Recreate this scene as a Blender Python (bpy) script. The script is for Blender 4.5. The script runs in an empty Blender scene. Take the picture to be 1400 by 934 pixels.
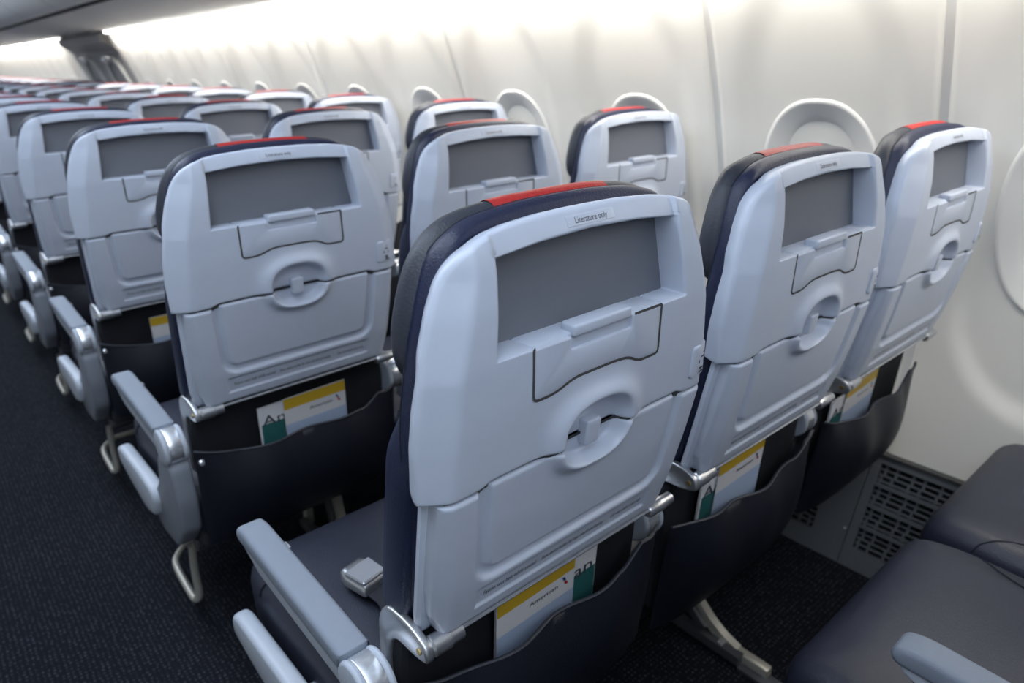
import bpy, bmesh, math, random
import numpy as np
from mathutils import Matrix, Vector

random.seed(7)
scene = bpy.context.scene
COL = scene.collection
R = math.radians

# ------------------------------------------------------------------ camera
PITCH = 0.7481            # distance between seat rows
SEATX = 0.49              # distance between seats of one row
CX = 0.0185               # middle of the aisle seat
yaw, pit, rol = R(40.396), R(-22.003), R(-1.127)
fwd = Vector((math.sin(yaw)*math.cos(pit), math.cos(yaw)*math.cos(pit), math.sin(pit)))
r0 = Vector((math.cos(yaw), -math.sin(yaw), 0)); u0 = r0.cross(fwd)
right = math.cos(rol)*r0 + math.sin(rol)*u0
up = -math.sin(rol)*r0 + math.cos(rol)*u0
cam = bpy.data.cameras.new('camera'); camo = bpy.data.objects.new('camera', cam); COL.objects.link(camo)
camo.matrix_world = Matrix(((right.x, up.x, -fwd.x, -0.4954), (right.y, up.y, -fwd.y, -0.4744),
                            (right.z, up.z, -fwd.z, 1.2636), (0, 0, 0, 1)))
cam.sensor_width = 36; cam.lens = 961.4/1400*36; cam.clip_start = 0.02
cam.dof.use_dof = True; cam.dof.focus_distance = 0.80; cam.dof.aperture_fstop = 4.4
scene.camera = camo

# ------------------------------------------------------------------ world, exposure
w = bpy.data.worlds.new('world'); scene.world = w; w.use_nodes = True
w.node_tree.nodes['Background'].inputs[0].default_value = (0.55, 0.68, 1.0, 1)
w.node_tree.nodes['Background'].inputs[1].default_value = 0.03
scene.view_settings.view_transform = 'Standard'; scene.view_settings.look = 'None'
scene.view_settings.gamma = 1.0; scene.view_settings.exposure = 0.36
scene.view_settings.use_curve_mapping = False

def area(name, loc, size, power, color, rot=(0, 0, 0), spread=180):
    l = bpy.data.lights.new(name, 'AREA'); l.shape = 'RECTANGLE'; l.size, l.size_y = size
    l.energy = power; l.color = color; l.spread = R(spread)
    o = bpy.data.objects.new(name, l); COL.objects.link(o); o.location = loc; o.rotation_euler = rot
    return o
# aisle ceiling cove lights (blueish white) and the wash lights at the top of both sidewalls (warm white)
area('aisle_light', (-0.55, 7.1, 2.08), (0.7, 20.0), 160, (0.74, 0.85, 1.0))
area('cove_light', (-1.75, 7.1, 1.75), (0.3, 20.0), 147, (0.55, 0.73, 1.0), (0, R(-75), 0))
for y0, y1, pw in ((-2.6, .66, 2.9), (.66, 6.2, 3.8), (8.25, 17.5, 3.8)):
    area('wall_wash', (1.0, (y0+y1)/2, 1.49), (0.05, y1-y0), pw*(y1-y0), (1.0, 0.965, 0.90), (0, R(-12), 0), 170)

# ------------------------------------------------------------------ materials
def mat(name, color, rough=0.5, metal=0.0, bump=0.0, bscale=200.0, var=0.0, spec=0.5, detail=2.0, coat=0.0):
    m = bpy.data.materials.new(name); m.use_nodes = True; nt = m.node_tree; b = nt.nodes['Principled BSDF']
    b.inputs['Base Color'].default_value = (*color, 1); b.inputs['Roughness'].default_value = rough
    b.inputs['Metallic'].default_value = metal; b.inputs['Specular IOR Level'].default_value = spec
    b.inputs['Coat Weight'].default_value = coat
    tc = nt.nodes.new('ShaderNodeTexCoord')
    if bump or var:
        n = nt.nodes.new('ShaderNodeTexNoise'); n.inputs['Scale'].default_value = bscale; n.inputs['Detail'].default_value = detail
        nt.links.new(tc.outputs['Object'], n.inputs['Vector'])
        if bump:
            bp = nt.nodes.new('ShaderNodeBump'); bp.inputs['Strength'].default_value = bump; bp.inputs['Distance'].default_value = 0.002
            nt.links.new(n.outputs['Fac'], bp.inputs['Height']); nt.links.new(bp.outputs['Normal'], b.inputs['Normal'])
        if var:
            n2 = nt.nodes.new('ShaderNodeTexNoise'); n2.inputs['Scale'].default_value = bscale*0.05; n2.inputs['Detail'].default_value = 3
            nt.links.new(tc.outputs['Object'], n2.inputs['Vector'])
            mx = nt.nodes.new('ShaderNodeMix'); mx.data_type = 'RGBA'
            mx.inputs['A'].default_value = (*[c*(1-var) for c in color], 1); mx.inputs['B'].default_value = (*[min(1, c*(1+var)) for c in color], 1)
            nt.links.new(n2.outputs['Fac'], mx.inputs['Factor']); nt.links.new(mx.outputs['Result'], b.inputs['Base Color'])
    return m
def emit(name, color, s):
    m = bpy.data.materials.new(name); m.use_nodes = True; b = m.node_tree.nodes['Principled BSDF']
    b.inputs['Base Color'].default_value = (*color, 1); b.inputs['Emission Color'].default_value = (*color, 1)
    b.inputs['Emission Strength'].default_value = s
    return m
M = {}
M['shell'] = mat('shell_plastic', (0.54, 0.59, 0.695), 0.36, bump=0.06, bscale=900, var=0.03)
M['panel'] = mat('pocket_grey_vinyl', (0.155, 0.166, 0.195), 0.6, bump=0.08, bscale=900)
M['leather'] = mat('navy_leather', (0.013, 0.018, 0.050), 0.42, bump=0.35, bscale=420, var=0.12, detail=4)
M['headrest'] = mat('light_greyed_navy_leather', (0.030, 0.034, 0.048), 0.45, bump=0.3, bscale=420, var=0.1, detail=4)  # navy leather with grazing light put into its base colour as grey
M['seat'] = mat('slate_leather', (0.028, 0.032, 0.052), 0.40, bump=0.35, bscale=420, var=0.12, detail=4)
M['seam'] = mat('dark_stitching', (0.012, 0.014, 0.025), 0.7)
M['red'] = mat('red_leather', (0.42, 0.020, 0.018), 0.45, bump=0.4, bscale=300, var=0.1)
M['pocket'] = mat('black_navy_leather', (0.0075, 0.009, 0.017), 0.45, bump=0.3, bscale=420, var=0.1, detail=4)
M['black'] = mat('black_fabric', (0.008, 0.009, 0.014), 0.8, bump=0.3, bscale=800)
M['dark'] = mat('dark_cavity', (0.03, 0.032, 0.038), 0.7)
M['metal'] = mat('satin_aluminium', (0.62, 0.63, 0.65), 0.32, metal=0.9, bump=0.05, bscale=600)
M['bright'] = mat('polished_cap', (0.78, 0.80, 0.84), 0.25, metal=0.75)
M['arm'] = mat('armrest_plastic', (0.25, 0.285, 0.345), 0.55, bump=0.35, bscale=1400, var=0.03)
M['armbody'] = mat('armrest_body_plastic', (0.50, 0.545, 0.62), 0.42, bump=0.05, bscale=900)
M['fair'] = mat('fairing_grey', (0.22, 0.24, 0.28), 0.45, bump=0.08, bscale=900)
M['gold'] = mat('brass_bolt', (0.42, 0.31, 0.12), 0.4, metal=0.8)
M['ink'] = mat('grey_print', (0.05, 0.055, 0.07), 0.6)
M['label'] = mat('label_plastic', (0.555, 0.60, 0.695), 0.3)
M['wall'] = mat('sidewall_cream', (0.80, 0.785, 0.74), 0.5, bump=0.05, bscale=500)
M['frame'] = mat('window_cream', (0.80, 0.79, 0.76), 0.4)
M['shade'] = mat('window_shade_grey', (0.78, 0.77, 0.73), 0.5, bump=0.05, bscale=400)
M['trim'] = mat('seam_trim', (0.72, 0.715, 0.69), 0.35)
M['psu'] = mat('service_panel_grey', (0.62, 0.61, 0.585), 0.5)
M['bin'] = mat('bin_grey', (0.72, 0.71, 0.69), 0.5)
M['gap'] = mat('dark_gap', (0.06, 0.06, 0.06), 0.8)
M['dado'] = mat('dado_grey', (0.115, 0.125, 0.14), 0.5, bump=0.1, bscale=500)
M['grille'] = mat('grille_grey', (0.10, 0.11, 0.125), 0.5)
M['void'] = mat('grille_void', (0.004, 0.005, 0.006), 0.9)
M['exit'] = mat('exit_grey', (0.40, 0.39, 0.385), 0.5)
M['led'] = emit('wall_wash_lens', (1.0, 0.98, 0.94), 6.0)
M['ceiling'] = mat('ceiling_white', (0.7, 0.72, 0.76), 0.6)
M['paper'] = mat('white_card', (0.70, 0.70, 0.72), 0.35, var=0.03)
M['yellow'] = mat('yellow_print', (0.62, 0.40, 0.03), 0.4)
M['teal'] = mat('teal_print', (0.03, 0.14, 0.14), 0.4)
M['skyblue'] = mat('pale_blue_print', (0.42, 0.52, 0.70), 0.4)
M['blue'] = mat('blue_print', (0.02, 0.06, 0.22), 0.4)
M['redink'] = mat('red_print', (0.5, 0.03, 0.03), 0.4)
M['leg'] = mat('leg_cream_metal', (0.62, 0.59, 0.52), 0.35, metal=0.5)
M['legdark'] = mat('leg_dark_metal', (0.14, 0.145, 0.16), 0.4, metal=0.6)

def carpet_material():
    m = bpy.data.materials.new('navy_carpet'); m.use_nodes = True; nt = m.node_tree; b = nt.nodes['Principled BSDF']
    b.inputs['Roughness'].default_value = 0.95; b.inputs['Specular IOR Level'].default_value = 0.15
    tc = nt.nodes.new('ShaderNodeTexCoord'); mp = nt.nodes.new('ShaderNodeMapping')
    mp.inputs['Scale'].default_value = (95, 95, 95)
    nt.links.new(tc.outputs['Object'], mp.inputs['Vector'])
    br = nt.nodes.new('ShaderNodeTexVoronoi'); br.inputs['Scale'].default_value = 1.0; br.inputs['Randomness'].default_value = 0.30
    nt.links.new(mp.outputs['Vector'], br.inputs['Vector'])
    rp = nt.nodes.new('ShaderNodeValToRGB'); rp.color_ramp.elements[0].position = 0.12; rp.color_ramp.elements[1].position = 0.34
    rp.color_ramp.elements[0].color = (1, 1, 1, 1); rp.color_ramp.elements[1].color = (0, 0, 0, 1)
    nt.links.new(br.outputs['Distance'], rp.inputs['Fac'])
    hue = nt.nodes.new('ShaderNodeMix'); hue.data_type = 'RGBA'
    hue.inputs['A'].default_value = (0.030, 0.032, 0.042, 1); hue.inputs['B'].default_value = (0.095, 0.097, 0.115, 1)
    nt.links.new(br.outputs['Color'], hue.inputs['Factor'])
    mx = nt.nodes.new('ShaderNodeMix'); mx.data_type = 'RGBA'; mx.inputs['A'].default_value = (0.0072, 0.0090, 0.0140, 1)
    nt.links.new(hue.outputs['Result'], mx.inputs['B']); nt.links.new(rp.outputs['Color'], mx.inputs['Factor'])
    nt.links.new(mx.outputs['Result'], b.inputs['Base Color'])
    bp = nt.nodes.new('ShaderNodeBump'); bp.inputs['Strength'].default_value = 0.6; bp.inputs['Distance'].default_value = 0.004
    nt.links.new(rp.outputs['Color'], bp.inputs['Height']); nt.links.new(bp.outputs['Normal'], b.inputs['Normal'])
    return m
M['carpet'] = carpet_material()

# ------------------------------------------------------------------ object helpers
def smooth_mesh(me, ang=35):
    me.polygons.foreach_set('use_smooth', [True]*len(me.polygons))
    me.set_sharp_from_angle(angle=R(ang))
def link(name, me, m, parent=None, ang=35):
    if ang: smooth_mesh(me, ang)
    me.materials.clear(); me.materials.append(m)
    o = bpy.data.objects.new(name, me); COL.objects.link(o); o.parent = parent
    return o
def mesh(name, V, Fc, m, parent=None, ang=35, flip=False):
    me = bpy.data.meshes.new(name)
    V = [tuple(map(float, v)) for v in V]
    if flip: Fc = [tuple(reversed(f)) for f in Fc]
    me.from_pydata(V, [], [tuple(int(i) for i in f) for f in Fc]); me.update()
    return link(name, me, m, parent, ang)
def from_bm(name, bm, m, parent=None, ang=35):
    bmesh.ops.recalc_face_normals(bm, faces=bm.faces)
    me = bpy.data.meshes.new(name); bm.to_mesh(me); bm.free()
    return link(name, me, m, parent, ang)
def empty(name, loc=(0, 0, 0)):
    o = bpy.data.objects.new(name, None); COL.objects.link(o); o.location = loc; o.empty_display_size = 0.05
    return o
def tag(o, label=None, cat=None, group=None, kind=None):
    for k, v in (('label', label), ('category', cat), ('group', group), ('kind', kind)):
        if v: o[k] = v
    return o
def add_box(bm, lo, hi, bev=0.0, seg=2):
    r = bmesh.ops.create_cube(bm, size=1.0); vs = r['verts']
    for v in vs:
        v.co = Vector([(lo[i]+hi[i])/2 + v.co[i]*(hi[i]-lo[i]) for i in range(3)])
    if bev:
        es = list({e for v in vs for e in v.link_edges})
        bmesh.ops.bevel(bm, geom=es, offset=bev, segments=seg, profile=0.5, affect='EDGES')
def box(name, lo, hi, m, parent=None, bev=0.0, seg=2):
    bm = bmesh.new(); add_box(bm, lo, hi, bev, seg); return from_bm(name, bm, m, parent)
def add_tube(bm, pts, rad, n=10, flat=None):
    """round tube along pts; rad may be a list; flat=(side vector, half width, half thickness) gives a strap"""
    pts = [Vector(p) for p in pts]; rings = []
    for i, p in enumerate(pts):
        t = (pts[min(i+1, len(pts)-1)] - pts[max(i-1, 0)]).normalized()
        rr = rad[i] if isinstance(rad, (list, tuple)) else rad
        if flat:
            a = Vector(flat[0]).normalized(); b = t.cross(a).normalized(); ra, rb = flat[1], flat[2]
            cs = [(1, -1), (1, 1), (-1, 1), (-1, -1)]
            rings.append([bm.verts.new(p + a*ra*c + b*rb*s) for c, s in cs])
        else:
            a = t.orthogonal().normalized() if i == 0 else (pa - t*pa.dot(t)).normalized()
            pa = a; b = t.cross(a)
            rings.append([bm.verts.new(p + (a*math.cos(2*math.pi*k/n) + b*math.sin(2*math.pi*k/n))*rr) for k in range(n)])
    for r1, r2 in zip(rings, rings[1:]):
        k = len(r1)
        for j in range(k): bm.faces.new((r1[j], r1[(j+1) % k], r2[(j+1) % k], r2[j]))
    bm.faces.new(rings[0][::-1]); bm.faces.new(rings[-1])
def tube(name, pts, rad, m, parent=None, n=10, flat=None):
    bm = bmesh.new(); add_tube(bm, pts, rad, n, flat); return from_bm(name, bm, m, parent, 40)
def spline(pts, n=8):
    pts = [Vector(p) for p in pts]; out = []
    for i in range(len(pts)-1):
        p0 = pts[max(i-1, 0)]; p1 = pts[i]; p2 = pts[i+1]; p3 = pts[min(i+2, len(pts)-1)]
        for k in range(n):
            t = k/n
            out.append(0.5*((2*p1) + (p2-p0)*t + (2*p0-5*p1+4*p2-p3)*t*t + (3*p1-p0-3*p2+p3)*t**3))
    out.append(pts[-1]); return out
def rounded(poly, r, n=4):
    """round the corners of a 2D polygon"""
    out = []; k = len(poly)
    for i in range(k):
        p = np.array(poly[i], float); a = np.array(poly[i-1], float)-p; b = np.array(poly[(i+1) % k], float)-p
        rr = r[i] if isinstance(r, (list, tuple)) else r
        la, lb = np.linalg.norm(a), np.linalg.norm(b); d = min(rr, la*0.48, lb*0.48)
        if d < 1e-6: out.append(tuple(p)); continue
        pa, pb = p+a/la*d, p+b/lb*d
        for j in range(n+1):
            t = j/n; out.append(tuple((1-t)**2*pa + 2*t*(1-t)*p + t*t*pb))
    return out
def offset2d(poly, d):
    """inset (d>0) a counter-clockwise 2D polygon along averaged normals"""
    P = np.array(poly, float); nx = np.roll(P, -1, 0)-P; pv = P-np.roll(P, 1, 0)
    def nrm(e):
        l = np.linalg.norm(e, axis=1, keepdims=True); l[l < 1e-9] = 1
        e = e/l; return np.stack([-e[:, 1], e[:, 0]], 1)
    n = nrm(nx)+nrm(pv); l = np.linalg.norm(n, axis=1, keepdims=True); l[l < 1e-9] = 1; n = n/l
    return P + n*d
def ccw(poly):
    P = np.array(poly, float); x, y = P[:, 0], P[:, 1]
    return poly if np.sum(x*np.roll(y, -1)-np.roll(x, -1)*y) > 0 else list(poly)[::-1]
def loft2d(name, poly, rings, to3, m, parent=None, ang=40, cap=True, grid=None):
    """stack insets of a 2D outline: rings = [(inset, height)...]; to3(u,v,h) -> xyz; both ends closed"""
    poly = ccw(poly); n = len(poly); V = []; Fc = []
    for d, h in rings:
        V += [to3(u, v, h) for u, v in offset2d(poly, d)]
    for i in range(len(rings)-1):
        for j in range(n):
            a, b = i*n+j, i*n+(j+1) % n; Fc.append((a, b, b+n, a+n))
    for i, rev in ((0, True), (len(rings)-1, False)):
        # close with shrinking rings towards the middle so that a bent surface stays smooth
        base = i*n; P = offset2d(poly, rings[i][0]); c = P.mean(0); h = rings[i][1]
        prev = list(range(base, base+n))
        for s in (0.75, 0.5, 0.25):
            st = len(V); V += [to3(*(c+(p-c)*s), h) for p in P]
            cur = list(range(st, st+n))
            for j in range(n):
                f = (prev[j], prev[(j+1) % n], cur[(j+1) % n], cur[j]); Fc.append(f[::-1] if rev else f)
            prev = cur
        ci = len(V); V.append(to3(*c, h))
        for j in range(n):
            f = (prev[j], prev[(j+1) % n], ci); Fc.append(f[::-1] if rev else f)
    bm = bmesh.new(); bv = [bm.verts.new(tuple(map(float, v))) for v in V]
    for f in Fc:
        try: bm.faces.new([bv[i] for i in f])
        except ValueError: pass
    return from_bm(name, bm, m, parent, ang)
def prism_yz(name, poly, x0, x1, bev, m, parent=None, seg=3):
    """solid with outline poly in the (y, z) plane between x0 and x1, rounded rims; the outline may be concave"""
    poly = ccw(poly); bm = bmesh.new(); rings = []
    for k in range(seg+1):
        a = k/seg*math.pi/2; rings.append((bev*(1-math.sin(a)), x0+bev*(1-math.cos(a))))
    for k in range(seg+1):
        a = k/seg*math.pi/2; rings.append((bev*(1-math.cos(a)), x1-bev*(1-math.sin(a))))
    R_ = [[bm.verts.new((h, float(u), float(v))) for u, v in offset2d(poly, d)] for d, h in rings]
    n = len(poly)
    for a, b in zip(R_, R_[1:]):
        for j in range(n): bm.faces.new((a[j], a[(j+1) % n], b[(j+1) % n], b[j]))
    fs = [bm.faces.new(R_[0][::-1]), bm.faces.new(R_[-1])]
    bmesh.ops.triangulate(bm, faces=fs, ngon_method='EAR_CLIP')
    return from_bm(name, bm, m, parent, 40)
def text_mesh(name, s, size, to3, m, parent=None, width=None, align='CENTER'):
    cu = bpy.data.curves.new('t', 'FONT'); cu.body = s; cu.size = size; cu.align_x = align; cu.align_y = 'CENTER'
    cu.resolution_u = 2
    o = bpy.data.objects.new('t', cu); COL.objects.link(o)
    dg = bpy.context.evaluated_depsgraph_get(); dg.update()
    me = bpy.data.meshes.new_from_object(o.evaluated_get(dg))
    bpy.data.objects.remove(o); bpy.data.curves.remove(cu)
    xs = [v.co.x for v in me.vertices]; k = 1.0
    if width and xs: k = width/(max(xs)-min(xs))
    for v in me.vertices:
        v.co = Vector(to3(v.co.x*k, v.co.y))
    me.name = name
    return link(name, me, m, parent, 0)

# ------------------------------------------------------------------ the cabin shell
wz = np.array([.285, .40, .52, .64, .76, .85, .925, 1.02, 1.12, 1.25, 1.385, 1.45, 1.515])
wx = np.array([1.262, 1.284, 1.300, 1.304, 1.296, 1.279, 1.257, 1.236, 1.210, 1.165, 1.112, 1.085, 1.058])
_zz = np.linspace(.285, 1.515, 800); _xx = np.interp(_zz, wz, wx)
_k = np.exp(-0.5*(np.arange(-60, 61)/25.0)**2); _k /= _k.sum()
_xs = np.convolve(np.pad(_xx, 60, mode='reflect', reflect_type='odd'), _k, 'valid')
def wallx(z): return np.interp(z, _zz, _xs)
WP = 0.5575; W0 = 0.388
def sstep(a, b, x):
    t = np.clip((x-a)/(b-a), 0, 1); return t*t*(3-2*t)
def relief(y, z, wys):
    """shallow sculpted bay around each window; + is outward"""
    out = np.zeros_like(y)
    for wy in wys:
        dy = np.abs(y-wy)
        b = np.where(z < .73, .28, .40); zc = np.where(z < .73, z-.73, np.where(z > 1.12, z-1.12, 0))
        r = np.sqrt((dy/.225)**2 + (zc/b)**2); d = (1-r)*.225
        out = np.maximum(out, .015*sstep(0.0, np.where(z < .73, .050, .050+.025*np.clip((z-.73)/.4, 0, 1)), d))
    return out
def window_sd(y, z, wy, a=.158, b=.23, n=2.35, zc=.93):
    return (np.abs((y-wy)/a)**n + np.abs((z-zc)/b)**n)**(1/n)
floor = box('floor', (-2.3, -3.0, -0.03), (1.16, 18.2, 0.0), M['carpet']); tag(floor, kind='structure')
wall = empty('wall_right'); tag(wall, kind='structure')
def wall_panel(y0, y1, wys, res=0.012, m=M['wall'], depth=1.0, z0=.285, z1=1.515):
    ny = max(2, int((y1-y0)/res)); nz = int((z1-z0)/res)
    Y, Z = np.meshgrid(np.linspace(y0, y1, ny), np.linspace(z0, z1, nz))
    X = wallx(Z) + depth*relief(Y, Z, wys)
    e = np.minimum(Y-y0, y1-Y)                      # rolled edges into the seams
    X = X + .014*np.clip(1-e/.012, 0, 1)**2
    V = np.stack([X.ravel(), Y.ravel(), Z.ravel()], 1)
    keep = np.ones((nz-1, ny-1), bool)
    for wy in wys:
        s = window_sd(Y, Z, wy, .158-.003, .23-.003)
        inn = (s[:-1, :-1] < 1) & (s[1:, :-1] < 1) & (s[:-1, 1:] < 1) & (s[1:, 1:] < 1); keep &= ~inn
    Fc = []
    for i in range(nz-1):
        for j in range(ny-1):
            if keep[i, j]: a = i*ny+j; Fc.append((a, a+ny, a+ny+1, a+1))
    return mesh('wall_panel', V, Fc, m, wall, 60)
seams = [W0-1.5*WP-.0, W0-.5*WP, W0+.5*WP, W0+2.5*WP, W0+4.5*WP, W0+6.5*WP, W0+8.5*WP, W0+10.5*WP]
seams = [W0-3.5*WP] + seams
wins = []
for i in range(len(seams)-1):
    a, b = seams[i], seams[i+1]
    wy = [W0+k*WP for k in range(-5, 12) if a < W0+k*WP < b]
    wall_panel(a+.004, b-.004, wy, .011 if b < 2 else .02); wins += wy
EX0, EX1 = seams[-1], seams[-1]+3*WP
wall_panel(EX0+.004, EX1-.004, [EX0+.75*WP, EX0+2.25*WP], .02, M['exit'], 0.0); wins += [EX0+.75*WP, EX0+2.25*WP]
far = [EX1+2*k*WP for k in range(9)]
for a, b in zip(far, far[1:]):
    wy = [a+.5*WP, a+1.5*WP]; wall_panel(a+.004, b-.004, wy, .025); wins += wy
wins.sort()
# seam trims
allseams = seams + far
for n, s in enumerate(allseams):
    if s < -1.2: continue
    zz = np.linspace(.285, 1.515, 30); bm = bmesh.new()
    add_tube(bm, [(float(wallx(z))+.013, s, z) for z in zz], 0, flat=((0, 1, 0), .012, .005))
    tag(from_bm('trim_%d' % (n+1), bm, M['trim']), kind='structure')
# windows: moulded ring, recess and a closed shade
ring_prof = [(-.016, .012), (-.006, .004), (0, -.006), (.004, -.010), (.009, -.011), (.014, -.0095), (.028, -.005), (.042, -.001), (.052, .003), (.055, .005)]
def make_window(wy, n):
    root = empty('window_%d' % n); tag(root, kind='structure')
    N = 64; V = []; Fc = []
    for d, off in ring_prof:
        a, b = .158-d, .23-d
        for k in range(N):
            t = 2*math.pi*k/N; c, s = math.cos(t), math.sin(t)
            y = a*math.copysign(abs(c)**(2/2.35), c); z = b*math.copysign(abs(s)**(2/2.35), s)
            V.append((float(wallx(.93+z))+.022+off, y, .93+z))
    for i in range(len(ring_prof)-1):
        for k in range(N):
            p, q = i*N+k, i*N+(k+1) % N; Fc.append((p, p+N, q+N, q))
    if n == 1:
        make_window.ring = mesh('window_frame', V, Fc, M['frame'], None, 50).data
        zs = np.linspace(.93-.182, .93+.182, 14); ys = np.linspace(-.112, .112, 3)
        V2 = [(float(wallx(z))+.022+.0045, y, z) for z in zs for y in ys]
        F2 = [(i*3+j, (i+1)*3+j, (i+1)*3+j+1, i*3+j+1) for i in range(13) for j in range(2)]
        make_window.shade = mesh('window_shade', V2, F2, M['shade']).data
        bm = bmesh.new(); add_box(bm, (float(wallx(.765))+.018, -.06, .757), (float(wallx(.765))+.032, .06, .769), .004, 2)
        make_window.grip = from_bm('shade_grip', bm, M['frame']).data
        for nm in ('window_frame', 'window_shade', 'shade_grip'): bpy.data.objects.remove(bpy.data.objects[nm])
    root.location = (0, wy, 0)
    for nm, me in (('window_frame', make_window.ring), ('window_shade', make_window.shade), ('shade_grip', make_window.grip)):
        o = bpy.data.objects.new(nm, me); COL.objects.link(o); o.parent = root
# lower dado with air grilles
dado = empty('baseboard_right'); tag(dado, kind='structure')
def dd(y, t, out=0.0):
    """t: 0 at the floor, 1 at the top; out: inboard of the dado plane"""
    return (1.137+.118*t-out*.926, y, .29*t+out*.377)
def slab(bm, y0, y1, t0, t1, o0, o1):
    P = [dd(y, t, o) for o in (o0, o1) for y, t in ((y0, t0), (y1, t0), (y1, t1), (y0, t1))]
    v = [bm.verts.new(p) for p in P]
    for f in ((0, 1, 2, 3), (7, 6, 5, 4), (0, 4, 5, 1), (1, 5, 6, 2), (2, 6, 7, 3), (3, 7, 4, 0)): bm.faces.new([v[i] for i in f])
def dado_panel(ya, yb, va, vb):
    """solid plate with one framed grille opening va..vb (in y)"""
    bm = bmesh.new(); t0, t1 = .17, .93
    for a in ((ya, va, 0, 1), (vb, yb, 0, 1), (va, vb, 0, t0), (va, vb, t1, 1)): slab(bm, *a, -.012, .004)
    p = from_bm('dado_panel', bm, M['dado'], dado, 30)
    bm = bmesh.new(); slab(bm, va-.004, vb+.004, t0-.02, t1+.02, -.024, -.016); from_bm('grille_backing', bm, M['void'], p, 30)
    for k in range(3):
        tt = t0+(t1-t0)*(k+1)/4+.012
        bm = bmesh.new(); slab(bm, va, vb, tt-.016, tt+.016, -.012, .005); from_bm('grille_rib', bm, M['grille'], p, 30)
    bm = bmesh.new(); rows = 16; h = (t1-t0)/rows
    for r_ in range(rows+1):
        slab(bm, va, vb, t0+h*r_-.0085, t0+h*r_+.0085, -.013, -.003)
    for r_ in range(rows):
        g = (r_//2) % 2; y = va+.015+(0.021 if g else 0); k = 0
        while y < vb:
            slab(bm, y-.0035, y+.0035, t0+h*r_, t0+h*(r_+1), -.013, -.0035); y += (.040 if (k+g) % 2 else .026); k += 1
    o = from_bm('grille', bm, M['grille'], p, 30); o['kind'] = 'stuff'
    bm = bmesh.new(); bmesh.ops.create_uvsphere(bm, u_segments=10, v_segments=6, radius=.0042)
    for v in bm.verts: v.co += Vector(dd(ya+.008, .30, .005))
    from_bm('screw', bm, M['metal'], p)
DP = .5575*1.0
for k in range(-2, 4):
    ys = .123+k*DP
    dado_panel(ys+.0012-DP, ys-.0012, ys-DP+.089, ys-.023)
box('dado_cap', (1.244, -1.4, .2895), (1.268, 2.0, .296), M['gap'], dado)
box('dado_void', (1.262, -1.6, .0), (1.30, 6, .284), M['void'], dado)
far_d = bmesh.new(); slab(far_d, .123+3*DP, 18.0, 0, 1, -.012, .004); from_bm('dado_panel', far_d, M['dado'], dado, 30)

# bin underside, light lens, bins, ceiling and the far side of the cabin
def strip(name, prof, y0, y1, m, kind='structure', parent=None):
    V = [(x, y, z) for y in (y0, y1) for x, z in prof]; n = len(prof)
    o = mesh(name, V, [(i, i+1, n+i+1, n+i) for i in range(n-1)], m, parent, 40)
    if kind and not parent: tag(o, kind=kind)
    return o
strip('ceiling_service_panel', [(1.035, 1.520), (.85, 1.528), (.66, 1.548), (.56, 1.572)], -3, 18.1, M['psu'])
o = bpy.data.objects['ceiling_service_panel']; o.name = 'trim_20'
tag(strip('trim_21', [(.56, 1.572), (.555, 1.62), (.495, 1.62), (.485, 1.574)], -3, 18.1, M['gap']), kind='structure')
bins = empty('trim_22'); tag(bins, kind='structure')
yb = -3.0
while yb < 17.9:
    strip('bin_door', [(.487, 1.570), (.45, 1.580), (.36, 1.64), (.29, 1.76), (.27, 1.9), (.28, 2.02)], yb+.004, yb+1.096, M['bin'], parent=bins)
    yb += 1.1
tag(strip('ceiling', [(.28, 2.03), (.1, 2.10), (-.2, 2.14), (-.55, 2.15), (-.9, 2.14), (-1.2, 2.10), (-1.3, 2.03)], -3, 18.1, M['ceiling']), kind='structure')
tag(strip('wall_left', [(-1.3, 2.03), (-1.32, 1.75), (-1.5, 1.57), (-2.02, 1.52), (-2.2, 1.15), (-2.29, .7), (-2.25, .3), (-2.13, 0)], -3, 18.1, M['wall']), kind='structure')
tag(box('wall_front', (-2.3, 18.05, 0), (1.3, 18.12, 2.2), M['exit']), kind='structure')
tag(box('wall_back', (-2.3, -3.05, 0), (1.3, -2.98, 2.2), M['wall']), kind='structure')
lens = empty('trim_23'); tag(lens, kind='structure')
y = -2.9
for a, b in [(s, t) for s, t in zip(seams, seams[1:])] + [(EX0+.55*WP, EX0+.8*WP), (EX0+1.9*WP, EX0+2.2*WP)] + list(zip(far, far[1:])):
    box('light_lens', (1.034, a+.012, 1.500), (1.062, b-.012, 1.514), M['led'], lens)
# darker header over the two overwing exits, and the hatches themselves
tag(strip('trim_24', [(1.034, 1.519), (1.0, 1.49), (1.01, 1.44), (1.075, 1.40), (1.12, 1.37)], EX0, EX1, M['exit']), kind='structure')
for n, yc in ((1, EX0+.75*WP), (2, EX0+2.25*WP)):
    d = empty('door_%d' % n); tag(d, kind='structure')
    N = 40; V = []; Fc = []
    for i, (ins, off) in enumerate(((0, .004), (.006, -.022), (.03, -.026), (.05, -.012))):
        for k in range(N):
            t = 2*math.pi*k/N; c, s = math.cos(t), math.sin(t)
            yy = (.26-ins)*math.copysign(abs(c)**.5, c); z = .86+(.48-ins)*math.copysign(abs(s)**.5, s)
            V.append((float(wallx(z))+off, yc+yy, z))
    for i in range(3):
        for k in range(N): Fc.append((i*N+k, (i+1)*N+k, (i+1)*N+(k+1) % N, i*N+(k+1) % N))
    mesh('hatch_frame', V, Fc, M['wall'], d, 40)
    box('hatch_handle', (1.085, yc-.10, 1.30), (1.125, yc+.10, 1.34), M['bright'], d, .01)
for n, wy in enumerate([q for q in wins if q > -1.2]): make_window(wy, n+1)

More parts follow.
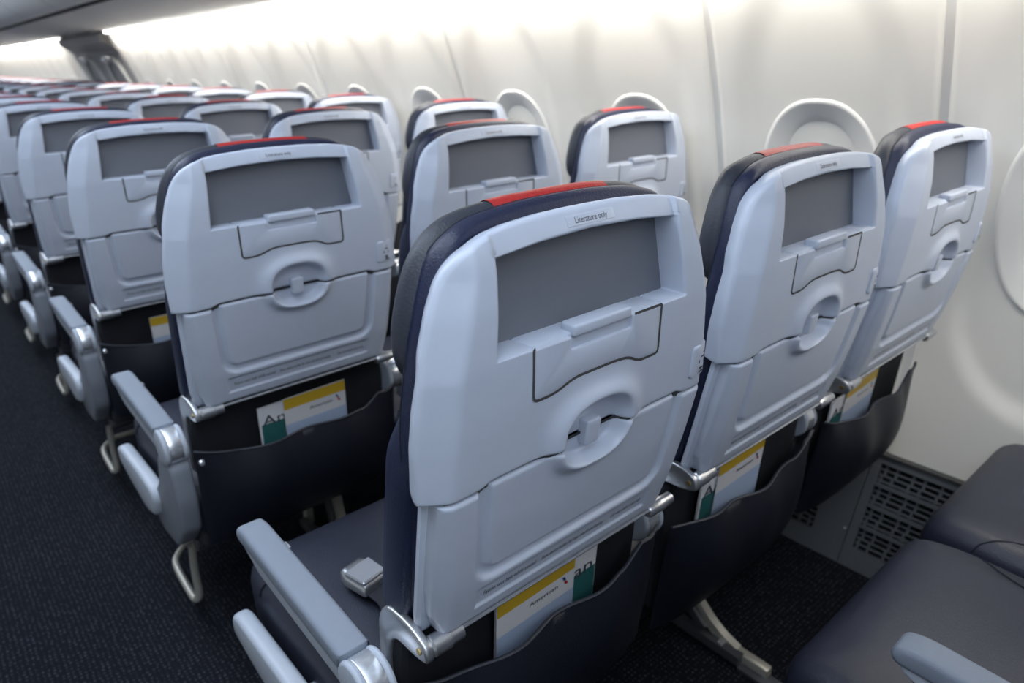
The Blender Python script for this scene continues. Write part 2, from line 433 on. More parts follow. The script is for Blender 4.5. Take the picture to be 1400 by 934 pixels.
# ------------------------------------------------------------------ seat: surface functions (local frame, x across, y forward, z up)
_pz = np.array([.30, .47, .60, .66, .69, .7375, .80, .875, .945, 1.0, 1.05, 1.097, 1.113, 1.125, 1.16])
_py = np.array([.115, .080, .054, .040, .031, .0174, .004, -.009, -.015, -.017, -.0145, -.0065, -.001, .006, .030])
_fz = np.linspace(.30, 1.16, 900); _fy = np.interp(_fz, _pz, _py)
_kk = np.exp(-0.5*(np.arange(-30, 31)/9.0)**2); _kk /= _kk.sum()
_fy = np.convolve(np.pad(_fy, 30, mode='reflect', reflect_type='odd'), _kk, 'valid')
def yf(z): return np.interp(z, _fz, _fy)
_bz = [.66, .867, .928, .995, 1.057, 1.083, 1.13]; _bx = [.180, .197, .191, .183, .166, .158, .152]
def bevel_y(x, z):
    s = np.maximum(np.abs(x)-np.interp(z, _bz, _bx)+.006, 0)
    return np.where(s < .010, s*s/.020*.72, (s-.005)*.72)
LC = (.0, .881)
def latch_e(x, z): return np.sqrt((np.abs(x-LC[0])/.060)**2.4 + (np.abs(z-LC[1])/.0455)**2.4)**(2/2.4)
def relief_latch(x, z, upper):
    e = latch_e(x, z)
    wo = .30 if upper else .16
    ring = np.where(e > .93, np.exp(-((e-.93)/wo)**2), np.exp(-((e-.93)/.13)**2))
    dish = sstep(.90, .70, e)
    return -.0095*ring + .013*dish
shell_half = [(.222, .869), (.2225, .92), (.2195, .957), (.2145, .987), (.2085, 1.02), (.197, 1.055), (.185, 1.08), (.175, 1.095),
              (.164, 1.105), (.150, 1.113), (.130, 1.1185), (.10, 1.1225), (.05, 1.1255)]
shell_top = shell_half + [(0.0, 1.1262)] + [(-x, z) for x, z in shell_half[::-1]]
def table_sd(x, z, grow=0.0):
    zb = np.interp(x, [-.1, -.068, -.042, .024, .046, .064, .1], [.947, .947, .9565, .9565, .9545, .9445, .9445])
    return np.minimum(.0975+grow-np.abs(x), z-(zb-grow))     # >0 inside
def star_hit(poly, c, th):
    P = np.array(poly+[poly[0]], float)-c; d = np.array([math.cos(th), math.sin(th)]); best = 0
    for a, b in zip(P[:-1], P[1:]):
        e = b-a; den = d[0]*e[1]-d[1]*e[0]
        if abs(den) < 1e-12: continue
        t = (a[0]*e[1]-a[1]*e[0])/den; s = (a[0]*d[1]-a[1]*d[0])/den
        if t > 0 and -1e-9 <= s <= 1+1e-9: best = max(best, t)
    return best
def make_upper_shell():
    c = np.array([0, 1.045])
    outer = rounded(shell_top + [(-.222, .869), (-.162, .8695), (-.150, .875), (.150, .875), (.162, .8695), (.222, .869)], .006, 3)
    inner = rounded([(.1295, 1.096), (.07, 1.101), (0, 1.103), (-.07, 1.101), (-.1295, 1.096), (-.1405, 1.005), (.1405, 1.005)], [.002, 0, 0, 0, .002, .003, .003], 3)
    P = np.array(outer+[outer[0]]); L = np.r_[0, np.cumsum(np.linalg.norm(np.diff(P, axis=0), axis=1))]
    s = np.linspace(0, L[-1], 460, endpoint=False)
    S = np.stack([np.interp(s, L, P[:, 0]), np.interp(s, L, P[:, 1])], 1)-c
    th = set(np.round(np.arctan2(S[:, 1], S[:, 0]), 5))
    for p in inner: th.add(round(math.atan2(p[1]-c[1], p[0]-c[0]), 5))
    th = sorted(th); N = len(th)
    O = np.array([c+star_hit(outer, c, t)*np.array([math.cos(t), math.sin(t)]) for t in th])
    I = np.array([c+star_hit(inner, c, t)*np.array([math.cos(t), math.sin(t)]) for t in th])
    D = np.linalg.norm(O-I, axis=1, keepdims=True)
    rad = .0045; V = []
    ends = [0, .0006, .0018, .0032, .0045]
    ts = []
    for d in ends: ts.append(np.minimum(d/D, .3))
    for k in range(1, 56): ts.append(.0045/D + (1-.009/D)*k/56)
    for d in ends[::-1]: ts.append(1-np.minimum(d/D, .3))
    def put(X, Z, extra): return np.stack([X, yf(Z)+bevel_y(X, Z)+extra, Z], 1)
    rings = []
    rings.append(put(I[:, 0], I[:, 1], .040))
    for t in ts:
        Q = I+(O-I)*t; x, z = Q[:, 0], Q[:, 1]
        di = (t*D)[:, 0]; do = ((1-t)*D)[:, 0]
        d = np.minimum(di, do); d = np.clip(d, 0, rad)
        rnd = rad-np.sqrt(np.maximum(rad**2-(rad-d)**2, 0))
        h = relief_latch(x, z, True)*sstep(0, .25, (1.0-z)/.1)
        h = h + .0048*((table_sd(x, z, -.0018) > 0) & (z < 1.03))
        h = h + .0055*sstep(.1330, .1285, np.abs(x))*sstep(1.08, 1.094, z)
        rings.append(put(x, z, rnd+h))
    for kx, dz, ex in ((.985, .0012, .012), (.96, .003, .020), (.925, .0055, .030)):
        up_ = np.clip((O[:, 1]-.95)/.17, 0, 1)
        q = put(O[:, 0], O[:, 1], ex); q[:, 0] *= 1-(1-kx)*(.62+.38*np.clip((O[:, 1]-.87)/.12, 0, 1)); q[:, 2] -= dz*up_; rings.append(q)
    V = np.concatenate(rings); K = len(rings); Fc = []
    for i in range(K-1):
        for j in range(N):
            a, b = i*N+j, i*N+(j+1) % N; Fc.append((a, a+N, b+N, b))
    return mesh('upper_shell', V, Fc, M['shell'], None, 50)
def plate(name, poly, depth, rad, m, parent=None, lift=0.0, cell=None):
    """thin plate lying on the shell surface: poly in (x, z)"""
    rings = [(0, depth), (0, rad)]
    for k in range(1, 4):
        a = k/3*math.pi/2; rings.append((rad*(1-math.cos(a)), rad*(1-math.sin(a))))
    return loft2d(name, poly, rings, lambda x, z, h: (x, float(yf(z)+bevel_y(x, z))+h+lift, z), m, parent, 45)
def make_tray():
    nx, nz = 170, 110
    u = np.concatenate([[-1, -.9985, -.994, -.986, -.976], np.linspace(-.965, .965, nx), [.976, .986, .994, .9985, 1]])
    v = np.concatenate([[0, .0015, .006, .014], np.linspace(.026, .974, nz), [.984, .992, .997, .9992, 1]])
    U, Vv = np.meshgrid(u, v)
    zb = .668; x0 = U*.206
    zt = .8665 + .0055*sstep(.160, .150, np.abs(x0))
    Z = zb+(zt-zb)*Vv
    X = U*np.interp(Z, [.665, .70, .74, .80, .87], [.186, .199, .2035, .2055, .206])
    dx = (1-np.abs(U))*.206; dz = np.minimum(Vv, 1-Vv)*(zt-zb)
    d = np.minimum(dx, dz); rad = .005; dc = np.clip(d, 0, rad)
    h = rad-np.sqrt(np.maximum(rad**2-(rad-dc)**2, 0))
    # U shaped groove
    gx = np.abs(X); q = np.minimum(gx-np.interp(Z, [.73, .86], [.143, .154]), 0)
    rr = .022
    ax = gx-(np.interp(Z, [.73, .86], [.145, .154])-rr); az = (.738+rr)-Z
    sd = np.sqrt(np.maximum(ax, 0)**2+np.maximum(az, 0)**2)-rr+np.minimum(np.maximum(ax, az), 0)
    h = h + .0078*np.exp(-(np.abs(sd)/.0075)**4)
    h = h + .0012*sstep(.004, -.006, sd)
    # placard recess
    px = np.minimum(.147-gx, np.minimum(Z-.6885, .7205-Z)); h = h + .0030*sstep(-.0008, .0022, px)
    h = h + relief_latch(X, Z, False)
    Yv = yf(Z)+bevel_y(X, Z)+h-.0012
    n1, n2 = len(u), len(v)
    V = np.stack([X.ravel(), Yv.ravel(), Z.ravel()], 1); Fc = []
    for i in range(n2-1):
        for j in range(n1-1):
            a = i*n1+j; Fc.append((a, a+1, a+n1+1, a+n1))
    # side walls
    loop = [j for j in range(n1)] + [i*n1+n1-1 for i in range(1, n2)] + [(n2-1)*n1+j for j in range(n1-2, -1, -1)] + [i*n1 for i in range(n2-2, 0, -1)]
    st = len(V); W = V[loop].copy(); W[:, 1] = yf(W[:, 2])+bevel_y(W[:, 0], W[:, 2])+.020
    V = np.concatenate([V, W]); k = len(loop)
    for j in range(k): Fc.append((loop[(j+1) % k], loop[j], st+j, st+(j+1) % k))
    Fc = [tuple(f) for f in Fc]
    return mesh('tray_table', V, Fc, M['shell'], None, 50)
def surf3(off): return lambda x, z: (x, float(yf(z)+bevel_y(x, z))+off, z)

# ------------------------------------------------------------------ seat prototype
def back_outline(k, dz, zlow, lowhalf):
    H = [(x, z) for x, z in shell_half]
    o = [(x*k, z+dz*max(0, (z-1.0)/.126)) for x, z in H]
    pts = [(lowhalf, zlow), (.222*k-.004, (zlow+.869)/2)] + o
    return pts + [(0, 1.1262+dz)] + [(-x, z) for x, z in pts[::-1]]
def make_seat(kind):
    root = empty('airline_seat')
    # --- shell
    us = make_upper_shell(); us.parent = root
    pts = rounded([(-.134, .985), (.134, .985), (.134, 1.098), (.07, 1.105), (0, 1.107), (-.07, 1.105), (-.134, 1.098)], .002, 2)
    pts = [(-.150, .985), (.150, .985), (.150, 1.10), (.07, 1.108), (-.07, 1.108), (-.150, 1.10)]
    loft2d('literature_panel', pts, [(0, .042), (0, .0345), (.002, .0335)], lambda x, z, h: (x, float(yf(z))+h, z), M['panel'], root)
    # --- fold down cup shelf in the middle under the opening
    tp = rounded([(-.0970, 1.0045), (-.0970, .9475), (-.067, .9475), (-.041, .957), (.023, .957), (.045, .955), (.063, .945), (.0970, .945), (.0970, 1.0045),
                  (.0475, 1.0045), (.0475, .9895), (-.0455, .9895), (-.0455, 1.0045)],
                 [.002, .007, .012, .012, .012, .010, .008, .007, .002, .003, .003, .003, .003], 4)
    sh = empty_mesh = None
    cs = bm_plate_nonconvex('cup_shelf', tp, .010, .0024, M['shell'], root)
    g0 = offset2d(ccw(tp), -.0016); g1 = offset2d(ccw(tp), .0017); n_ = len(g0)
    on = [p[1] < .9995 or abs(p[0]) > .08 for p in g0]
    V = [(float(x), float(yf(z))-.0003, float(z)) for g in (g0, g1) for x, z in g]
    mesh('shelf_gap_shade', V, [(q, (q+1) % n_, n_+(q+1) % n_, n_+q) for q in range(n_) if on[q] and not (abs(g0[q][0]) < .06 and g0[q][1] > .98)], M['gap'], cs, 0)  # dark outline painted as the shadow gap around the cup shelf
    notch = box('finger_notch', (-.0465, float(yf(.995))+.006, .986), (.0485, float(yf(.995))+.012, 1.004), M['shell'], cs)
    fl = rounded([(-.049, -.009), (-.049, .004), (.046, .004), (.046, -.009)], .003, 3)
    bm = bmesh.new(); y0 = float(yf(1.006))
    add_box(bm, (-.0430, y0-.0016, 1.0020), (.0450, y0+.020, 1.0150), .003, 3); from_bm('finger_flap', bm, M['shell'], cs)
    # shelf ledge on both sides of the cup shelf, sloping in to the literature panel
    for sx in (-1, 1):
        bm = bmesh.new(); a, b = (.0985, .1400); xs = sorted((sx*a, sx*b))
        add_box(bm, (xs[0], y0+.002, .990), (xs[1], y0+.036, 1.0065), .003, 2); from_bm('shelf_ledge', bm, M['shell'], us)
    bm = bmesh.new(); add_box(bm, (-.097, y0+.004, .985), (.097, y0+.036, 1.0065), .003, 2); from_bm('shelf_top', bm, M['shell'], cs)
    # --- label and socket
    lp = rounded([(-.033, 1.1085), (.036, 1.1085), (.036, 1.1190), (-.033, 1.1190)], .0015, 2)
    pl = plate('label_plate', lp, .002, .0005, M['label'], us, .0052)
    text_mesh('label_text', 'Literature only', .0085, lambda x, y: surf3(.0048)(.0015+x, 1.1138+y*1.0), M['ink'], us, width=.046)
    ux = lambda x, z: (x, z)
    up_ = rounded([(.168, .8865), (.2055, .8865), (.2065, .9300), (.1690, .9300)], .007, 4)
    plate('usb_outlet', up_, .004, .0018, M['shell'], us, -.0032)
    bm = bmesh.new()
    for (cx, cz, hx, hz) in ((.188, .9075, .0062, .0024), (.1885, .9145, .0035, .0012), (.1885, .9205, .0010, .0010), (.188, .8985, .004, .0012), (.1885, .8965, .0012, .0035), (.190, .8925, .0055, .0010)):
        q = [surf3(-.0036)(cx+a*hx, cz+b*hz) for a, b in ((-1, -1), (1, -1), (1, 1), (-1, 1))]
        bm.faces.new([bm.verts.new(p) for p in q])
    from_bm('outlet_symbols', bm, M['ink'], us, 0)
    # --- dark strip imitating the shadow in the joint between shell and tray
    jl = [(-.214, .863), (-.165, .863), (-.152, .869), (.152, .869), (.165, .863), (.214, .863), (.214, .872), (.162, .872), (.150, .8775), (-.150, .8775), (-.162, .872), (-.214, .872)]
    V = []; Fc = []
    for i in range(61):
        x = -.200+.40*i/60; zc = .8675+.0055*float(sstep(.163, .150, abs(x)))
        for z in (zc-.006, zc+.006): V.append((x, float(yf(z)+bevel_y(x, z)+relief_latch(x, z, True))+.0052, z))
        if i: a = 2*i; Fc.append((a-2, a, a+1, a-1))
    mesh('joint_gap_shade', V, Fc, M['gap'], us, 60)
    # --- tray, its print and latch
    tr = make_tray(); tr.parent = root
    for s, xc, wd in (('Fasten seat belt while seated', -.0955, .080), ('Stow device holder for taxi, takeoff and landing', .008, .108), ('Life vest under your seat', .1075, .060)):
        text_mesh('placard_text', s, .006, (lambda xc: lambda x, y: surf3(+.0014)(xc+x, .7045+y*1.8))(xc), M['ink'], tr, width=wd)
    lt = rounded([(-.012, .860), (.010, .860), (.0105, .8925), (-.0125, .8925)], [.006, .006, .004, .004], 3)
    la = plate('tray_latch', lt, .014, .003, M['shell'], root, -.0005)
    bm = bmesh.new()
    q = [surf3(.0095)(x, z) for x, z in ((-.044, .8735), (.044, .8735), (.046, .8775), (-.046, .8775))]
    bm.faces.new([bm.verts.new(p) for p in q]); from_bm('latch_gap', bm, M['dark'], la, 0)
    # --- lower shell edge behind the tray
    lo = rounded([(-.2115, .874), (-.2080, .70), (-.202, .662), (.202, .662), (.2080, .70), (.2115, .874)], .006, 3)
    loft2d('lower_shell', lo, [(0.004, .0160), (0, .020), (0, .026), (.003, .029)], lambda x, z, h: (x, float(yf(z))+.008+h, z), M['shell'], root)
    # --- leather back, headrest with red band
    bo = rounded(back_outline(.948, .0065, .655, .200), .012, 3)
    def wing(h, x, k, c): return h + (k*(x/.2)**2-c)*min(1, max(0, (h-.036)/.008))
    bc_map = lambda x, z, h: (x, float(yf(z)+bevel_y(x/.948, z)*.6)+wing(h, x, .008, .004), z)
    bkc = loft2d('back_cushion', bo, [(.026, .037), (.014, .036), (.006, .0325), (.003, .033), (0, .038), (0, .046), (.0025, .051), (.008, .055), (.018, .058), (.03, .060)],
           bc_map, M['leather'], root, 60)
    sm = offset2d(ccw(bo), .0010); k = [p for p in sm if p[1] > .72]
    top = sorted(k, key=lambda p: math.atan2(p[1]-.8, p[0]))
    tube('cover_seam', [bc_map(x, z, .049) for x, z in top], .0011, M['seam'], bkc, 6)
    hp = [(.165, .958), (.194, .974), (.2050, 1.0), (.2030, 1.03), (.1935, 1.062), (.180, 1.09), (.163, 1.110), (.140, 1.1235), (.105, 1.131), (.055, 1.1345)]
    hd = rounded(hp+[(0, 1.1352)]+[(-x, z) for x, z in hp[::-1]], .014, 3)
    h_rings = [(.020, .050), (.008, .0505), (.002, .054), (0, .059), (.0005, .067), (.005, .078), (.015, .087), (.032, .092)]
    hd_map = lambda x, z, h: (x, float(yf(z))+h+.021*(x/.2)**2-.0085, z)
    ho = loft2d('headrest', hd, h_rings, hd_map, M['headrest'], root, 60)
    # red band wraps over the top of the headrest, sitting a hair proud of it
    V = []; Fc = []; cols = np.linspace(-.082, .082, 24); P = np.array(ccw(hd)); Pt = P[P[:, 1] > 1.09]; Pt = Pt[np.argsort(Pt[:, 0])]
    band = [(.012, .0495), (.007, .0498), (.001, .0535), (-.0010, .059), (-.0006, .067), (.0038, .0786), (.0142, .0880), (.030, .0926)]
    for d, h in band:
        for x in cols:
            z = float(np.interp(x, Pt[:, 0], Pt[:, 1]))-d; V.append(hd_map(x, z, h))
    nC = len(cols)
    for i in range(len(band)-1):
        for j in range(nC-1): a = i*nC+j; Fc.append((a, a+1, a+nC+1, a+nC))
    bm = bmesh.new(); bv = [bm.verts.new(v) for v in V]
    for f in Fc: bm.faces.new([bv[i] for i in f])
    from_bm('red_band', bm, M['red'], ho, 60)
    # --- front face of the back (main cushion below the headrest)
    fo = rounded([(-.180, .49), (.180, .49), (.188, .615), (.211, .665), (.2135, .88), (.200, .965), (-.200, .965), (-.2135, .88), (-.211, .665), (-.188, .615)], .03, 4)
    loft2d('lumbar_cushion', fo, [(.02, .046), (.004, .048), (0, .056), (.001, .088), (.006, .102), (.018, .112), (.03, .116)],
           lambda x, z, h: (x, float(yf(z))+h*(1-.25*float(sstep(.88, .97, z))), z), M['leather'], root, 60)
    # --- seat cushion and pan
    co = rounded([(-.236, .13), (.236, .13), (.238, .50), (.226, .612), (-.226, .612), (-.238, .50)], [.03, .03, .05, .045, .045, .05], 5)
    def cz(x, y, h):
        t = max(0.0, (y-.50)/.11); dome = .010*(1-(x/.24)**2)
        return (x, y, h - .018*t*t + (dome-.012 if h > .42 else 0) + .012*(y-.35)/.25*(1 if h > .36 else 0))
    sc = loft2d('seat_cushion', co, [(.02, .345), (.004, .35), (0, .36), (0, .43), (.004, .448), (.012, .461), (.026, .469), (.038, .4725)], cz, M['seat'], root, 60)
    for sx in (-1, 1):
        pl_ = spline([(sx*.236, .520, .452), (sx*.222, .508, .4685), (sx*.205, .486, .4755), (sx*.188, .45, .4785), (sx*.176, .40, .4780), (sx*.170, .30, .4735), (sx*.168, .20, .4685)], 5)
        tube('cushion_seam', [(p.x, p.y, cz(p.x, p.y, float(np.interp(min(.237-abs(p.x), .612-p.y), [0, .004, .012, .026, .038], [.43, .448, .461, .469, .4725])))[2]+.0002) for p in pl_], .0015, M['seam'], sc, 6)
    box('seat_pan', (-.225, .14, .30), (.225, .56, .352), M['dark'], root, .012)
    # --- below the hinge: black back panel, sagging leather literature pocket, hinge rod and brackets
    lpn = rounded([(-.205, .36), (.205, .36), (.212, .60), (.205, .655), (-.205, .655), (-.212, .60)], .012, 3)
    loft2d('lower_back_panel', lpn, [(.006, .0), (0, .006), (0, .026)], lambda x, z, h: (x, .086+h+(.65-z)*.06, z), M['black'], root)
    nx, nz = 41, 14; V = []; Fc = []
    rs = random.Random({'A': 3, 'B': 5, 'C': 8}[kind])
    ph = rs.random()*6
    for side in (0, 1):
        for j in range(nz):
            t = j/(nz-1)
            for i in range(nx):
                u = -1+2*i/(nx-1); x = u*.222
                top = .575-.030*(1-abs(u)**2.2)+.010*max(0, 1-abs(u-.80)/.10)-.006*max(0, 1-abs(u-.62)/.08)+.004*math.sin(5*u+ph)
                z = .345+(top-.345)*t
                belly = .044*math.sin(math.pi*min(1, .15+.75*t))*(1-abs(u)**4)
                y = .090-.026*t-belly+.006*t*math.sin(9*u+ph)*(1-abs(u)**3)+(.004 if side else 0)
                if side and j == 0: y = .094
                V.append((x, y, z))
    o2 = nx*nz
    for s in (0, 1):
        for j in range(nz-1):
            for i in range(nx-1):
                a = s*o2+j*nx+i; f = (a, a+1, a+nx+1, a+nx); Fc.append(f if s == 0 else f[::-1])
    for i in range(nx-1):
        a = (nz-1)*nx+i; Fc.append((a, a+1, o2+a+1, o2+a)); Fc.append((i+1, i, o2+i, o2+i+1))
    for j in range(nz-1):
        for i, fl_ in ((0, 0), (nx-1, 1)):
            a = j*nx+i; f = (a, a+nx, o2+a+nx, o2+a); Fc.append(f[::-1] if fl_ else f)
    pk = mesh('literature_pocket', V, Fc, M['pocket'], root, 70)
    tube('pocket_piping', [V[(nz-1)*nx+i] for i in range(nx)], .0026, M['headrest'], pk, 6)
    tube('hinge_rod', [(-.19, .040, .6625), (.19, .040, .6625)], .0028, M['bright'], root, 8)
    for sx, (xa, xb, rr) in ((-1, (-.203, -.160, .0125)), (1, (.172, .224, .0105))):
        bm = bmesh.new(); add_tube(bm, [(xa, .043, .6585), (xa+.003*(1), .043, .6585), (xb-.018, .043, .6585), (xb-.016, .043, .6585), (xb, .043, .6585)], [rr*.8, rr, rr, rr*.86, rr*.86], 16)
        kn = from_bm('hinge_knuckle', bm, M['metal'], root)
    br = rounded([(.030, .649), (.034, .670), (.070, .682), (.118, .676), (.136, .648), (.150, .50), (.122, .50), (.112, .624), (.096, .640), (.055, .642)], [.008, .009, .02, .02, .02, .003, .003, .012, .012, .01], 3)
    bk = prism_yz('hinge_bracket', br, -.214, -.203, .003, M['metal'], root)
    bm = bmesh.new(); add_tube(bm, [(-.2155, .046, .6585), (-.2135, .046, .6585)], .0042, 10); from_bm('bracket_bolt', bm, M['gold'], bk)
    # --- armrest(s)
    def armrest(xc, side, wide):
        a = wide/2
        body = rounded([(.115, .548), (.15, .555), (.40, .566), (.452, .585), (.462, .600), (.44, .604), (.13, .595)], .008, 3)
        ab = prism_yz('armrest', body, xc-a*.80, xc+a*.80, .004, M['armbody'], root)
        pad = rounded([(.141, .584), (.141, .614), (.22, .618), (.44, .6245), (.464, .619), (.470, .606), (.462, .594), (.42, .594)], [.002, .002, .02, .02, .012, .01, .01, .004], 4)
        prism_yz('armrest_pad', pad, xc-a, xc+a, .008, M['arm'], ab, 4)
        c = [(.115+.037*math.cos(t), .580+.037*math.sin(t)) for t in [2*math.pi*k/28 for k in range(28)]]
        prism_yz('pivot_band', [(.115+(y-.115)*.97, .580+(z-.580)*.97) for y, z in c], xc-a*.62, xc+a*.62, .002, M['bright'], ab)
        prism_yz('pivot_disc', c, xc-a*1.03, xc-a*.58, .005, M['armbody'], ab); prism_yz('pivot_disc', c, xc+a*.58, xc+a*1.03, .005, M['armbody'], ab)
        bm = bmesh.new(); add_box(bm, (xc+a-.002, .375, .604), (xc+a+.006, .393, .611), .002, 2); from_bm('recline_button', bm, M['bright'], ab)
        return ab
    if kind == 'A':
        armrest(-.2465, -1, .042)
        fr = rounded([(.33, .405), (.335, .330), (.27, .302), (.17, .315), (.10, .385), (.082, .46), (.084, .545), (.12, .556), (.17, .545), (.21, .465), (.26, .420)], .018, 4)
        fo_ = prism_yz('aisle_fairing', fr, -.266, -.226, .008, M['fair'], root, 4)
        inl = rounded([(.520, .414), (.545, .404), (.553, .362), (.46, .342), (.33, .328), (.26, .35), (.240, .40), (.255, .425), (.32, .427)], .020, 4)
        prism_yz('fairing_inlay', inl, -.280, -.250, .010, M['armbody'], fo_, 4)
        box('bolt_cap', (-.222, .034, .556), (-.212, .046, .568), M['bright'], root, .004)
    if kind in 'AB': armrest(.245, 1, .043)
    return root

def bm_plate_nonconvex(name, poly, depth, rad, m, parent):
    """plate with a notch: ngon front, bevelled by inset rings, laid on the shell surface"""
    poly = ccw(poly); bm = bmesh.new(); rings = [(0, depth), (0, rad), (rad*.3, rad*.3), (rad, 0)]
    R_ = []
    for d, h in rings:
        R_.append([bm.verts.new((float(x), float(yf(z))+h-.0002, float(z))) for x, z in offset2d(poly, d)])
    n = len(poly)
    for a, b in zip(R_, R_[1:]):
        for j in range(n): bm.faces.new((a[j], a[(j+1) % n], b[(j+1) % n], b[j]))
    f = bm.faces.new(R_[-1]); bmesh.ops.triangulate(bm, faces=[f], ngon_method='EAR_CLIP')
    return from_bm(name, bm, m, parent, 35)

# ------------------------------------------------------------------ rows of seats
def copy_tree(o, parent=None):
    c = o.copy(); COL.objects.link(c); c.parent = parent
    for ch in o.children: copy_tree(ch, c)
    return c
ordn = ['nearest', 'second', 'third', 'fourth', 'fifth', 'sixth', 'seventh', 'eighth', 'ninth', 'tenth', 'eleventh', 'twelfth', 'thirteenth', 'fourteenth', 'fifteenth', 'sixteenth', 'seventeenth', 'eighteenth']
where = {'A': ('aisle', 'on the aisle'), 'B': ('middle', 'between aisle and window seats'), 'C': ('window', 'against the cream sidewall')}
NROW = 18
protos = {}
for ci, kd in enumerate('ABC'):
    p = make_seat(kd); protos[kd] = p
    for r_ in range(-1, NROW):
        s = p if r_ == 0 else copy_tree(p)
        s.location = (CX+SEATX*ci, r_*PITCH, 0)
        nm, pl = where[kd]
        if r_ < 0: lab = {'A': 'slate leather aisle seat cushion at the very bottom edge, own row of the camera', 'B': 'slate leather middle seat cushion in the lower right corner beside an armrest', 'C': 'slate leather window seat cushion at right edge by the sidewall'}[kd]
        else: lab = '%s seat of the %s row ahead, pale grey shell back with navy leather' % (nm, ordn[r_])
        tag(s, lab, 'seat', 'airline seats in rows of three')
# the pocket of the nearest aisle seat is stuffed fuller and rides higher
pkn = [c for c in protos['A'].children if c.name.startswith('literature_pocket')][0]; pkn.location = (0, -.006, .026)
# only what is needed of a belt: the buckle on the nearest aisle seat
near = protos['A']
bm = bmesh.new()
bo = rounded([(-.030, -.022), (.012, -.024), (.030, -.018), (.030, .018), (.012, .024), (-.030, .022)], .006, 3)
a_ = R(100); ca, sa = math.cos(a_), math.sin(a_)
def bk(u, v, h):
    u *= 1.15; v *= 1.15
    return (-.112+u*ca-v*sa, .378+u*sa+v*ca, .477+h*1.1)
bb = loft2d('belt_buckle', bo, [(.004, .004), (0, .008), (0, .020), (.003, .024), (.008, .026)], bk, M['metal'], near)
bl = rounded([(-.026, -.020), (.014, -.022), (.014, .022), (-.026, .020)], .004, 3)
loft2d('buckle_lid', bl, [(0, .024), (0, .028), (.002, .030)], bk, M['bright'], bb)
tube('belt_strap', spline([bk(-.028, 0, .012), bk(-.06, .0, .006), (-.118, .28, .472), (-.130, .20, .468), (-.150, .145, .455)], 5), 0, M['seam'], bb, flat=((1, 0, 0), .023, .0012))

# ------------------------------------------------------------------ leg frames, one per row
def make_legs():
    root = empty('seat_leg_frame')
    for y in (.22, .46): tube('cross_tube', [(-.205, y, .275), (1.20, y, .275)], .020, M['legdark'], root, 14)
    for x in (.16, .655):
        path = spline([(x, .262, .275), (x, .272, .20), (x, .252, .12), (x, .212, .072), (x, .165, .038), (x, .12, .022)], 6)
        lg = tube('rear_leg', path, 0, M['leg'], root, flat=((1, 0, 0), .0095, .012))
        tube('leg_web', [Vector((x-.018, p.y+.016, p.z-.004)) for p in path[4:-8]], 0, M['legdark'], lg, flat=((1, 0, 0), .005, .010))
        box('leg_foot', (x-.012, .040, 0), (x+.012, .135, .030), M['leg'], lg, .005)
        bm = bmesh.new(); add_tube(bm, [(x-.026, .152, .030), (x-.004, .152, .030)], .008, 10); from_bm('leg_pin', bm, M['bright'], lg)
        st = tube('floor_strut', [(x-.018, .10, .022), (x-.018, .48, .022)], 0, M['legdark'], root, flat=((1, 0, 0), .011, .011))
        fl = tube('front_leg', [(x, .462, .275), (x, .478, .15), (x, .485, .012)], 0, M['leg'], root, flat=((1, 0, 0), .010, .014))
        box('track_cover', (x-.030, .0, 0), (x+.006, .10, .010), M['legdark'], root, .002)
    bar = spline([(1.12, .50, .095), (.5, .50, .095), (-.10, .50, .095), (-.165, .495, .095), (-.200, .465, .095), (-.217, .42, .095), (-.221, .30, .092), (-.219, .268, .094), (-.213, .255, .115), (-.212, .25, .18), (-.209, .235, .262)], 6)
    tube('baggage_bar', bar, .0085, M['leg'], root, 10)
    box('power_box', (.36, .40, .20), (.52, .52, .275), M['dado'], root, .008)
    return root
lg = make_legs()
for r_ in range(-1, 6):
    o = lg if r_ == 0 else copy_tree(lg)
    o.location = (0, r_*PITCH, 0)
    lab = 'metal leg frame and baggage bar under the row the camera stands in' if r_ < 0 else 'metal leg frame with baggage bar under the %s row of seats' % ordn[r_]
    tag(o, lab, 'seat frame', 'leg frames under the seat rows')

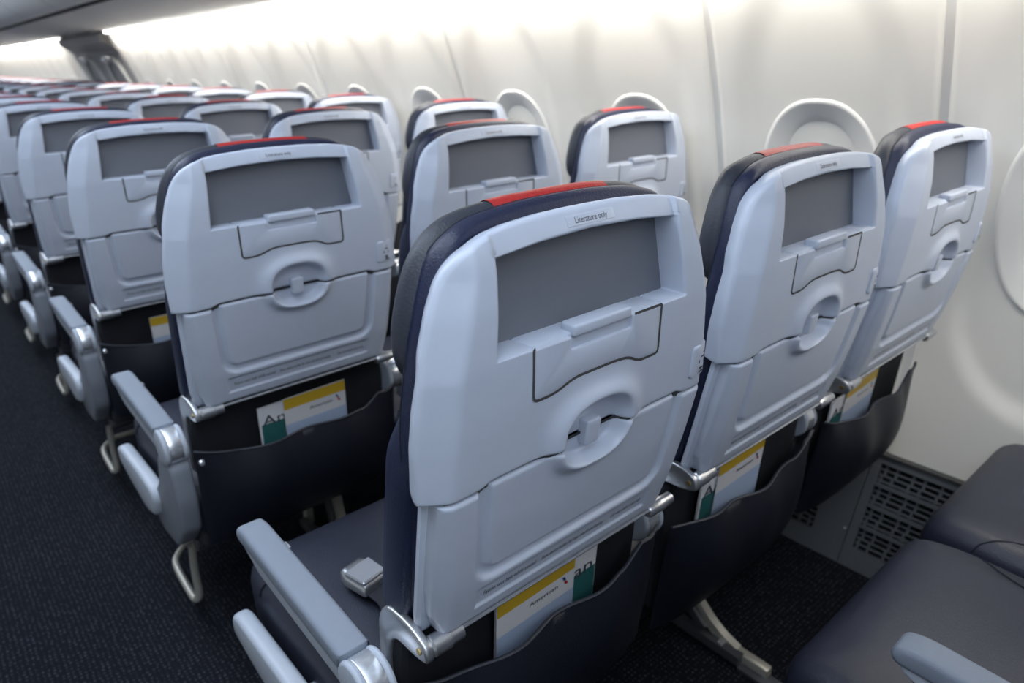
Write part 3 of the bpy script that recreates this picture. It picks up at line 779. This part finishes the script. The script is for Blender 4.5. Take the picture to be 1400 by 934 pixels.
# ------------------------------------------------------------------ papers in the seat pockets
def card(loc, rot, wd, ht, label, group, near_):
    t = empty('safety_card', loc); t.rotation_euler = rot
    tag(t, label, 'card', group)
    box('card_sheet', (-wd/2, 0, -ht), (wd/2, .0015, 0), M['paper'], t)
    s = bpy.data.objects; me = lambda *q: q
    def quad(nm, x0, x1, z0, z1, m, y=-.0004):
        bm = bmesh.new(); bm.faces.new([bm.verts.new(p) for p in ((x0, y, z0), (x1, y, z0), (x1, y, z1), (x0, y, z1))]); return from_bm(nm, bm, m, t, 0)
    quad('yellow_band', -wd/2+.0005, wd/2-.0005, -.026, -.0015 if not near_ else -.001, M['yellow'])
    quad('sky_print', -wd/2+.0005, wd/2-.0005, -ht+.001, -.062, M['skyblue'])
    text_mesh('card_text', 'American', .011, lambda x, y: (.012+x, -.0008, -.040+y), M['ink'], t, width=.052)
    bm = bmesh.new()
    bm.faces.new([bm.verts.new(p) for p in ((.046, -.0008, -.030), (.051, -.0008, -.031), (.0535, -.0008, -.038), (.049, -.0008, -.037))]); from_bm('emblem_blue', bm, M['blue'], t, 0)
    bm = bmesh.new()
    bm.faces.new([bm.verts.new(p) for p in ((.050, -.0008, -.0385), (.055, -.0008, -.0395), (.0575, -.0008, -.046), (.052, -.0008, -.045))]); from_bm('emblem_red', bm, M['redink'], t, 0)
    return t
def magazine(loc, rot, wd, ht, label, group):
    t = empty('magazine', loc); t.rotation_euler = rot; tag(t, label, 'magazine', group)
    box('page_block', (-wd/2, 0, -ht), (wd/2, .005, 0), M['paper'], t, .001)
    bm = bmesh.new(); bm.faces.new([bm.verts.new(p) for p in ((-wd/2+.004, -.0006, -ht+.004), (wd/2-.002, -.0006, -ht+.004), (wd/2-.002, -.0006, -.040), (-wd/2+.004, -.0006, -.040))]); from_bm('teal_cover', bm, M['teal'], t, 0)
    text_mesh('cover_title', 'American', .034, lambda x, y: (-wd/2+.006+x, -.0010, -.034+y), M['ink'], t, align='LEFT', width=wd*.92)
    return t
for ci, r_, cx, cz_, tilt, mx, mz, txt in (
        (0, 0, -.017, .634, .03, .010, .626, 'nearest aisle seat'), (1, 0, -.025, .634, .03, -.040, .618, 'nearest middle seat'),
        (2, 0, -.06, .624, .05, -.085, .606, 'nearest window seat'), (0, 1, .034, .624, .015, .005, .618, 'second row aisle seat'),
        (0, 2, -.020, .616, .0, .020, .612, 'third row aisle seat')):
    X = CX+SEATX*ci; Y = r_*PITCH
    card((X+cx, Y+.0665, cz_), (R(5), R(-tilt*57), 0), .140, .16, 'yellow banded safety card in the pocket of the %s' % txt, 'safety cards in seat pockets', r_ == 0)
    magazine((X+mx, Y+.0715, mz), (R(5), R(-tilt*30), 0), .186, .17, 'teal cover magazine tucked behind the card at the %s' % txt, 'magazines in seat pockets')
